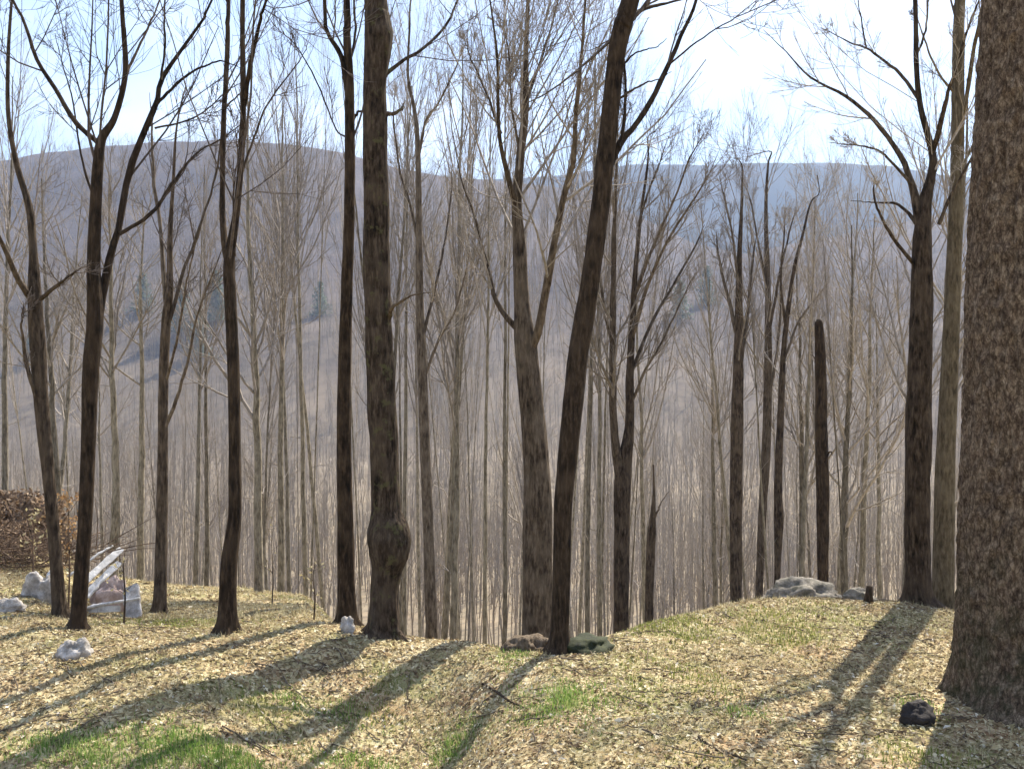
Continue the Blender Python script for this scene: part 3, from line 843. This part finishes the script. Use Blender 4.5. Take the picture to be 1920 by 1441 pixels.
# evergreens down in the valley
def conifer(u, Y, H, seed, label):
    rng = np.random.default_rng(seed)
    x = (u-960)/F*Y; z = gh(x, Y)
    root = empty('evergreen_tree', (x, Y, z)); tag(root, label, 'evergreen')
    g = Geo(); g.tubes(np.array([[[0, 0, -0.4], [0, 0, H*0.5], [0, 0, H]]]), np.array([[H*0.014, H*0.009, 0.02]]), 6)
    g.build('trunk', M_BROWN, root)
    n = 1700
    t = rng.random(n)**1.3*0.93; a = rng.uniform(0, 6.283, n)
    lay = np.floor(t*16)/16
    rad = (1-lay)**0.7*H*0.34*(0.62+0.45*np.cos(a*3+lay*40)+0.3*np.cos(a+seed+lay*9))*np.sqrt(rng.random(n))+0.1
    c = np.stack([np.cos(a)*rad, np.sin(a)*rad, H*(0.06+0.94*t)-rad*0.22], -1)
    s = H*0.024*rng.uniform(0.6, 1.3, n)[:, None]
    A = rng.normal(size=(n, 3)); A /= np.linalg.norm(A, axis=1, keepdims=True)
    B = np.cross(A, rng.normal(size=(n, 3))); B /= np.linalg.norm(B, axis=1, keepdims=True)
    V = np.stack([c-A*s-B*s*0.4, c+A*s-B*s*0.4, c+A*s+B*s*0.4, c-A*s+B*s*0.4], 1).reshape(-1, 3)
    o = bpy.data.objects.new('crown', mesh_np('crown', V, np.arange(n*4).reshape(-1, 4), M_NEEDLE)); link(o, root)
for k, (u, Y, H, lab) in enumerate([
  (62, 430, 17, 'evergreen low in the valley beside the leaning far-left tree'),
  (338, 450, 24, 'tallest evergreen in the valley right of the many-stemmed tree'),
  (372, 430, 21, 'wide evergreen in the valley between the many-stemmed and twin-stemmed trees'),
  (405, 460, 26, 'evergreen in the valley directly left of the twin-stemmed tree'),
  (268, 470, 20, 'evergreen in the valley directly left of the many-stemmed tree'),
  (600, 480, 18, 'faint evergreen in the valley left of the dark straight trunk'),
  (1275, 520, 22, 'left evergreen of the far pair beyond the short broken trunk'),
  (1325, 560, 24, 'right evergreen of the far pair beyond the short broken trunk')]):
    conifer(u, Y, H, 300+k, lab)

# ------------------------------------------------------------------ rocks, logs, mounds
def rock(name, u, v, wpx, hpx, label, mat, seed, cat='rock', dep=0.7, sink=0.42, Y=None, rot=None, rough=0.24):
    rng = np.random.default_rng(seed)
    if Y is None: x, Y, z = ground_hit(u, v)
    else: x = (u-960)/F*Y; z = gh(x, Y)
    w = wpx*Y/F; h = hpx*Y/F
    n, m = 40, 28
    th = np.linspace(0, 2*math.pi, n, endpoint=False); ph = np.linspace(-math.pi/2, math.pi/2, m)
    T, Pp = np.meshgrid(th, ph)
    X = np.cos(Pp)*np.cos(T); Yv = np.cos(Pp)*np.sin(T); Z = np.sin(Pp)
    nz = 1+rough*fbm(X*1.6+seed, Yv*1.6, Z*1.6, 4, seed)*2+0.22*np.round(2*vnoise(X*1.7, Yv*1.7, Z*1.7+seed, seed+3))/2
    sx = w/2; sy = w/2*dep; sz = h/(2*(1-sink))*1.0
    V = np.stack([X*nz*sx, Yv*nz*sy, Z*nz*sz+sz*(1-2*sink)], -1).reshape(-1, 3)
    i = (np.arange(m-1)*n)[:, None]; j = np.arange(n)[None, :]; j2 = (j+1) % n
    Q = np.stack([i+j, i+j2, i+n+j2, i+n+j], -1).reshape(-1, 4)
    o = bpy.data.objects.new(name, mesh_np(name, V, Q, mat)); link(o)
    o.location = (x, Y, z); o.rotation_euler = (0, 0, rot if rot is not None else rng.uniform(-0.4, 0.4))
    tag(o, label, cat)
    return o

rock('boulder', 1492, 1100, 150, 38, 'flat pale-topped boulder lying on the crest at right', M_ROCK, 3, 'boulder', Y=17.4, dep=0.6, rot=0.15, rough=0.3)
rock('rock', 1612, 1120, 60, 24, 'small pale rock on the crest right of the flat boulder', M_ROCK, 5, Y=16.8)
rock('rock', 140, 1232, 62, 32, 'flat white rock on the leaves below the wide-forking tree', M_WHITE, 7)
rock('rock', 652, 1168, 26, 30, 'small bright white rock at the foot of the dark straight trunk', M_WHITE, 8, Y=13.6, sink=0.2)
rock('rock', 82, 1150, 56, 52, 'grey-white rock left of the leaning far-left trunk foot', M_WHITE, 9, Y=15.5)
rock('rock', 212, 1145, 66, 52, 'pinkish rock under the bleached logs', M_PINK, 10, Y=17.0)
rock('rock', 14, 1178, 60, 26, 'low pale rock at the very left edge', M_WHITE, 14, Y=14.0)
rock('dark_rock', 1718, 1322, 66, 40, 'black rock beside the foot of the massive trunk', M_BLACK, 15, Y=10.2, sink=0.2)
rock('mossy_mound', 1100, 1214, 92, 24, 'dark mossy mound right of the leaning centre trunk foot', M_MOSS, 16, 'mound', Y=12.9, dep=0.8, rot=0.2)
rock('root_mound', 985, 1216, 96, 28, 'dark root mound left of the leaning centre trunk foot', M_MID, 17, 'mound', Y=13.2, dep=0.7, rough=0.4)

def log(name, a, b, r, mat, label, cat='log', seed=1):
    rng = np.random.default_rng(seed)
    a = np.array(a); b = np.array(b)
    P = np.array([a, a*0.66+b*0.34+rng.normal(size=3)*r, a*0.33+b*0.67+rng.normal(size=3)*r, b])
    P, R = resample(P, [r, r*0.95, r*0.8, r*0.55], 24); P[2:-2] += rng.normal(size=(20, 3))*r*0.12; R = R*(1+0.1*rng.normal(size=24))
    R[0] *= 0.05; R[-1] *= 0.05
    P[1] = P[0]+(P[1]-P[0])*0.02; P[-2] = P[-1]+(P[-2]-P[-1])*0.02
    org = (a+b)/2
    g = Geo(); g.tubes(P[None], R[None], 12, bark_disp(seed, 0.06))
    o = g.build(name, mat, None, org); o.location = org
    return tag(o, label, cat)
def logp(u, v, Y): return at(u, v, Y)
def board(a, b, w, t, mat, label, seed):
    rng = np.random.default_rng(seed)
    a = np.array(a); b = np.array(b); d = b-a; L = np.linalg.norm(d); d /= L
    sd = np.cross(d, (0, -1, 0.25)); sd /= np.linalg.norm(sd); nn = np.cross(sd, d)
    K = 14; tt = np.linspace(0, 1, K)
    prof = [(-1, -.7), (-.9, -1), (.9, -1), (1, -.7), (1, .7), (.9, 1), (-.9, 1), (-1, .7)]
    V = []
    for k in range(K):
        c = a+d*L*tt[k]+nn*0.02*math.sin(tt[k]*3)+0.0
        ww = w/2*(1+0.05*rng.normal()) if 0 < k < K-1 else w/2*rng.uniform(0.6, 0.95)
        for (p, q) in prof: V.append(c+sd*p*ww+nn*q*t/2)
    bm_F = []
    for k in range(K-1):
        for j in range(8): bm_F.append((k*8+j, k*8+(j+1) % 8, (k+1)*8+(j+1) % 8, (k+1)*8+j))
    for b0 in (0, (K-1)*8):
        bm_F += [(b0, b0+1, b0+2, b0+3), (b0, b0+3, b0+4, b0+7), (b0+4, b0+5, b0+6, b0+7)]
    org = (a+b)/2
    o = bpy.data.objects.new('weathered_board', mesh_np('weathered_board', np.array(V)-org, np.array(bm_F), mat, False)); link(o); o.location = org
    return tag(o, label, 'board')
board(logp(150, 1098, 17.0), logp(228, 1028, 17.8), 0.13, 0.03, M_BIRCH, 'bleached board leaning up to the right, upper of the pair behind the wide-forking tree', 3)
board(logp(150, 1125, 16.6), logp(224, 1054, 17.4), 0.12, 0.03, M_BIRCH, 'bleached board leaning up to the right, lower of the pair behind the wide-forking tree', 4)
board(logp(168, 1112, 16.9), logp(236, 1104, 17.0), 0.36, 0.04, M_PINK, 'wide pinkish board lying slanted across the pinkish rock', 5)
board(logp(160, 1142, 16.1), logp(226, 1140, 16.2), 0.10, 0.03, M_BIRCH, 'short pale board lying flat below the pinkish rock', 6)
board(logp(252, 1160, 16.0), logp(246, 1098, 16.5), 0.28, 0.04, M_WHITE, 'wide pale speckled board standing upright right of the pinkish rock', 7)
def on_ground(u, v, dz=0.02):
    x, y, z = ground_hit(u, v); return (x, y, z+dz)
log('fallen_stick', on_ground(850, 1195), on_ground(905, 1262), 0.022, M_BROWN, 'dark fallen stick on the mound right of the burled trunk', 'stick', 6)
log('fallen_stick', on_ground(905, 1285), on_ground(990, 1332), 0.016, M_BROWN, 'thin fallen stick on the leaves below the leaning centre trunk', 'stick', 7)
log('fallen_stick', on_ground(1310, 1385), on_ground(1400, 1432), 0.016, M_BROWN, 'thin fallen stick on the leaves near the bottom edge right of centre', 'stick', 8)
log('fallen_stick', on_ground(150, 1176), on_ground(60, 1172), 0.03, M_BROWN, 'brown stick lying at the foot of the leaning far-left tree', 'stick', 9)

def stub(u, v, Y, hpx, wpx, mat, label, name='stump'):
    x = (u-960)/F*Y; z = gh(x, Y); h = hpx*Y/F; r = wpx*Y/F/2
    g = Geo(); P = np.array([[[0, 0, -0.1], [0, 0, 0.02], [0.01, 0, h*0.5], [0.02, 0, h*0.95], [0.022, 0, h]]]); R = np.array([[r*1.6, r*1.3, r, r*0.85, 0.004]])
    g.tubes(P, R, 14, bark_disp(3, 0.12)); o = g.build(name, mat); o.location = (x, Y, z); tag(o, label, 'stump')
stub(1628, 1135, 16.0, 34, 14, M_DARK, 'little dark stump in front of the small pale crest rock')

# leafy saplings at the left
def sapling(u, Y, H, n, mat, bm, label, seed, spread=0.25, leaf=0.035):
    rng = np.random.default_rng(seed)
    x = (u-960)/F*Y; z = gh(x, Y)
    root = empty('sapling', (x, Y, z)); tag(root, label, 'sapling')
    P = np.array([[0, 0, -0.05], [0.02, 0, H*0.4], [-0.01, 0.02, H*0.75], [0.02, 0, H]])
    P, R = resample(P, [0.016, 0.012, 0.008, 0.004], 14)
    g = Geo(); g.tubes(P[None], R[None], 6); g.build('stem', bm, root)
    g = Geo(); P1, R1 = spawn(rng, P[None], R[None], 10, 5, 0.3, 1.0, (30, 65), (0.2, 0.4), (0.4, 0.6), rmin=0.003)
    g.tubes(P1, R1, 4); g.build('twigs', bm, root)
    idx = rng.integers(0, len(P1), n); kk = rng.integers(1, 5, n)
    c = P1[idx, kk]+rng.normal(size=(n, 3))*0.04
    A = rng.normal(size=(n, 3)); A /= np.linalg.norm(A, axis=1, keepdims=True)
    B = np.cross(A, rng.normal(size=(n, 3))); B /= np.linalg.norm(B, axis=1, keepdims=True)
    V = np.stack([c-A*leaf, c-B*leaf*0.5, c+A*leaf, c+B*leaf*0.5], 1).reshape(-1, 3)
    o = bpy.data.objects.new('leaves', mesh_np('leaves', V, np.arange(n*4).reshape(-1, 4), mat)); link(o, root)
sapling(128, 15.2, 1.75, 240, M_ORANGE, M_RUST, 'orange-leaved sapling between the leaning far-left and wide-forking trees', 1)
sapling(60, 15.6, 1.35, 60, M_STRAW, M_RUST, 'thin yellowish sapling above the grey-white rock at left', 2)
sapling(40, 18.5, 0.8, 90, M_RLEAF, M_BROWN, 'brown leafy bush on the bank at the left edge', 5)
for k, (u, Y, H, lab) in enumerate([(232, 14.5, 1.1, 'short bare sapling right of the wide-forking tree'), (588, 15, 0.9, 'low sapling left of the dark straight trunk'),
     (510, 20, 1.6, 'bare sapling between the twin-stemmed tree and the dark straight trunk')]):
    sapling(u, Y, H, 16, M_STRAW, M_BROWN, lab, 20+k)

rock('leaf_pile', -10, 1130, 190, 84, 'low rust-brown heap of leaves and earth at the left edge', rock_mat('brown_leaf_heap', (0.05, 0.03, 0.018), (0.14, 0.088, 0.052), (0.28, 0.185, 0.115)), 21, 'leaf pile', Y=20.5, dep=0.9, sink=0.3, rough=0.3)
def cover(o, n, size, mat, name, seed):
    rng = np.random.default_rng(seed)
    co = np.array([v.co[:] for v in o.data.vertices])
    c = co[rng.integers(0, len(co), n)]+rng.normal(size=(n, 3))*0.05
    c = c*(1+rng.uniform(0, 0.06, n))[:, None]
    A = rng.normal(size=(n, 3)); A /= np.linalg.norm(A, axis=1, keepdims=True)
    B = np.cross(A, rng.normal(size=(n, 3))); B /= np.linalg.norm(B, axis=1, keepdims=True)
    V = np.stack([c-A*size, c-B*size*0.5, c+A*size, c+B*size*0.5], 1).reshape(-1, 3)
    q = bpy.data.objects.new(name, mesh_np(name, V, np.arange(n*4).reshape(-1, 4), mat)); link(q, o)
cover([q for q in scene.collection.objects if q.name == 'leaf_pile'][0], 9000, 0.06, M_RLEAF, 'loose_leaves', 3)
for k, (a, b, r, lab) in enumerate([
    (logp(60, 1130, 16.4), logp(108, 1062, 17.6), 0.036, 'short bleached log tilted up behind the grey-white rock'),
    (logp(120, 1150, 16.0), logp(262, 1120, 16.2), 0.032, 'long bleached branch lying across the pinkish rock'),
    (logp(110, 1160, 15.9), logp(200, 1075, 16.6), 0.036, 'bleached log leaning up to the right, lowest and foremost of the jumble'),
    (logp(128, 1080, 17.4), logp(212, 1022, 18.2), 0.028, 'thin bleached pole topmost in the jumble of pale logs')]):
    log('fallen_log', a, b, r, M_BIRCH, lab, seed=30+k)
# brush heap on the bank at the left
def brush(u, Y, wid, ht, n, label, seed):
    rng = np.random.default_rng(seed)
    x = (u-960)/F*Y; z = gh(x, Y)
    c = np.stack([rng.normal(size=n)*wid*0.4, rng.normal(size=n)*wid*0.3, np.abs(rng.normal(size=n))*ht*0.35], -1)
    D = rng.normal(size=(n, 3)); D[:, 2] = np.abs(D[:, 2])*0.5; D /= np.linalg.norm(D, axis=1, keepdims=True)
    L = rng.uniform(0.4, 1.2, n)
    t = np.linspace(0, 1, 4)
    P = c[:, None]+D[:, None]*L[:, None, None]*t[None, :, None]; P = P+np.cumsum(rng.normal(size=P.shape)*0.03, axis=1)
    R = rng.uniform(0.004, 0.014, n)[:, None]*(1-0.6*t)
    g = Geo(); g.tubes(P, R, 4); o = g.build('brush_heap', M_RUST); o.location = (x, Y, z); tag(o, label, 'brush heap')
brush(30, 18.2, 1.8, 0.8, 520, 'rusty brown brush heap on the bank at the left edge', 4)

# ------------------------------------------------------------------ litter and grass
def patch_weight(x, y, patches):
    w = np.zeros_like(x)
    for (cx, cy, rx, ry, s) in patches:
        q = ((x-cx)/rx)**2+((y-cy)/ry)**2
        w = np.maximum(w, s*np.exp(-q*1.1))
    return w
def px_patch(u, v, wu, wv, s):
    x, y, z = ground_hit(u, v); x1, y1, z1 = ground_hit(u, v-wv/2)
    return (x, y, wu/2*y/F, max(0.25, min(1.2, abs(y1-y))), s)
GREEN = [px_patch(u, v, a*1.15, b*1.1, s*1.3) for u, v, a, b, s in [(150,1405,230,60,1.0),(400,1418,270,62,1.6),(240,1432,200,40,1.0),(640,1432,200,36,.7),(850,1400,80,70,.7),(1060,1312,150,60,.9),(540,1318,90,50,.5),
   (640,1345,90,50,.5),(1385,1330,90,40,.5),(1720,1330,60,40,.8),(960,1230,60,26,.5),(1100,1330,60,60,.4)]]
OLIVE = [px_patch(u, v, a*1.35, b*1.25, s*2.0) for u, v, a, b, s in [(1455,1178,110,56,1.3),(1255,1170,130,56,1.1),(1400,1165,90,40,.6),(1220,1240,120,40,.5),(1310,1275,120,40,.7),(330,1170,300,60,.5),
   (700,1350,250,60,.5),(480,1330,150,60,.6),(740,1290,100,50,.6),(1210,1290,120,50,.5),(1700,1420,180,50,.7),(560,1120,160,40,.4),(1300,1430,150,40,.5),(1550,1150,150,40,.4)]]

def scatter(n, x0, x1, y0, y1, rng):
    x = rng.uniform(x0, x1, n); y = rng.uniform(y0, y1, n)
    k = np.abs(x) < y*0.60+1.2
    return x[k], y[k]

def normals(x, y):
    e = 0.08
    hx = (height(x+e, y)-height(x-e, y))/(2*e); hy = (height(x, y+e)-height(x, y-e))/(2*e)
    n = np.stack([-hx, -hy, np.ones_like(hx)], -1)
    return n/np.linalg.norm(n, axis=1, keepdims=True)

def leaves(name, n, x0, x1, y0, y1, smin, smax, seed, label, tilt=0.35):
    rng = np.random.default_rng(seed)
    x, y = scatter(n, x0, x1, y0, y1, rng)
    k = rng.random(len(x)) > 0.65*np.clip(patch_weight(x, y, GREEN+OLIVE), 0, 1)
    x, y = x[k], y[k]
    n = len(x); z = height(x, y)+rng.uniform(0.002, 0.022, n)
    N = normals(x, y)+rng.normal(size=(n, 3))*tilt; N /= np.linalg.norm(N, axis=1, keepdims=True)
    A = np.cross(N, rng.normal(size=(n, 3))); A /= np.linalg.norm(A, axis=1, keepdims=True); B = np.cross(N, A)
    s = (smin+(smax-smin)*rng.random(n)**1.8*1.25)[:, None]; wd = s*rng.uniform(0.3, 0.6, n)[:, None]
    c = np.stack([x, y, z], -1); cu = N*s*rng.uniform(-0.1, 0.5, n)[:, None]
    V = np.stack([c-A*s, c-A*s*0.2+B*wd+cu, c-A*s*0.2*0, c-A*s*0.2-B*wd+cu, c+A*s+cu*0.6], 1)
    Q = np.array([[0, 3, 2, 1]]); base = np.arange(n)[:, None]*5
    Fq = np.concatenate([base+np.array([0, 3, 2, 1]), base+np.array([2, 3, 4, 1])], 0)
    o = bpy.data.objects.new(name, mesh_np(name, V.reshape(-1, 3), Fq, M_LEAF, False))
    tag(link(o), label, 'leaf litter', kind='stuff')
leaves('leaf_litter', 300000, -13, 13, 7.0, 20, 0.014, 0.042, 50, 'dry tan leaves strewn over the near ground')
leaves('leaf_litter', 40000, -20, 14, 18, 38, 0.04, 0.09, 51, 'dry leaves on the lower slope behind the crest')

def blades(name, n, x0, x1, y0, y1, hmin, hmax, w, mat, seed, label, patches=None, flat=0.6, thr=None, cat='grass'):
    rng = np.random.default_rng(seed)
    x, y = scatter(n, x0, x1, y0, y1, rng)
    if patches is not None:
        pw = patch_weight(x, y, patches)*(0.45+0.9*np.clip(fbm(x*3, y*3, o=3, seed=seed)+0.4, 0, 1))
    else:
        pw = np.clip(0.5+1.4*fbm(x*1.1, y*1.1, o=3, seed=seed), 0.03, 1)
    k = rng.random(len(x)) < pw
    x, y, pw = x[k], y[k], pw[k]
    n = len(x); z = height(x, y)
    h = rng.uniform(hmin, hmax, n)*np.clip(0.5+pw*0.6, 0.5, 1.1)
    a = rng.uniform(0, 6.283, n); fl = rng.uniform(0.1, flat, n)
    d = np.stack([np.cos(a), np.sin(a), 0*a], -1); s = np.stack([-np.sin(a), np.cos(a), 0*a], -1)
    c = np.stack([x, y, z-0.005], -1); up = np.array([0, 0, 1.0])
    m1 = c+up*(h*0.55*(1-fl*0.3))[:, None]+d*(h*fl*0.3)[:, None]
    tp = c+up*(h*(1-fl*0.7))[:, None]+d*(h*fl)[:, None]
    ww = (w*rng.uniform(0.6, 1.3, n))[:, None]
    V = np.stack([c-s*ww, c+s*ww, m1+s*ww*0.8, m1-s*ww*0.8, tp+s*ww*0.15, tp-s*ww*0.15], 1)
    base = np.arange(n)[:, None]*6
    Fq = np.concatenate([base+np.array([0, 1, 2, 3]), base+np.array([3, 2, 4, 5])], 0)
    o = bpy.data.objects.new(name, mesh_np(name, V.reshape(-1, 3), Fq, mat))
    tag(link(o), label, cat, kind='stuff')
blades('green_grass', 420000, -10, 10, 7.5, 16, 0.05, 0.13, 0.005, M_GRASS, 60, 'fresh green grass in tufts at the bottom of the view', GREEN, 0.7)
blades('olive_grass', 420000, -12, 12, 7.5, 30, 0.04, 0.09, 0.006, M_OLGR, 61, 'olive green grass patches among the leaves', OLIVE, 0.9)
blades('dry_grass', 170000, -13, 13, 7.0, 20, 0.04, 0.12, 0.004, M_STRAW, 62, 'pale dry grass between the fallen leaves', None, 1.3)
blades('dry_grass', 60000, -20, 3, 16, 36, 0.06, 0.18, 0.008, M_STRAW, 63, 'pale dry grass on the lower slope at left', None, 1.2)

def twig_litter():
    rng = np.random.default_rng(70)
    x, y = scatter(1500, -12, 12, 7.5, 20, rng); n = len(x)
    a = rng.uniform(0, 6.283, n); L = rng.uniform(0.12, 0.75, n)**1.3
    K = 6; t = np.linspace(-0.5, 0.5, K)
    X = x[:, None]+np.cos(a)[:, None]*L[:, None]*t+rng.normal(size=(n, K))*0.012
    Y = y[:, None]+np.sin(a)[:, None]*L[:, None]*t+rng.normal(size=(n, K))*0.012
    Z = height(X.ravel(), Y.ravel()).reshape(X.shape)+0.015+np.abs(rng.normal(size=(n, K)))*0.012
    P = np.stack([X, Y, Z], -1); R = rng.uniform(0.003, 0.011, n)[:, None]*np.linspace(1, 0.5, K)
    g = Geo(); g.tubes(P, R, 5)
    P1, R1 = spawn(rng, P, R, 2, 4, 0.3, 0.9, (25, 60), (0.3, 0.6), (0.4, 0.6), up=0.02, wob=0.1)
    g.tubes(P1, R1, 3)
    tag(g.build('twig_litter', M_GREY), 'small fallen twigs scattered over the leaves', 'twigs', kind='stuff')
twig_litter()
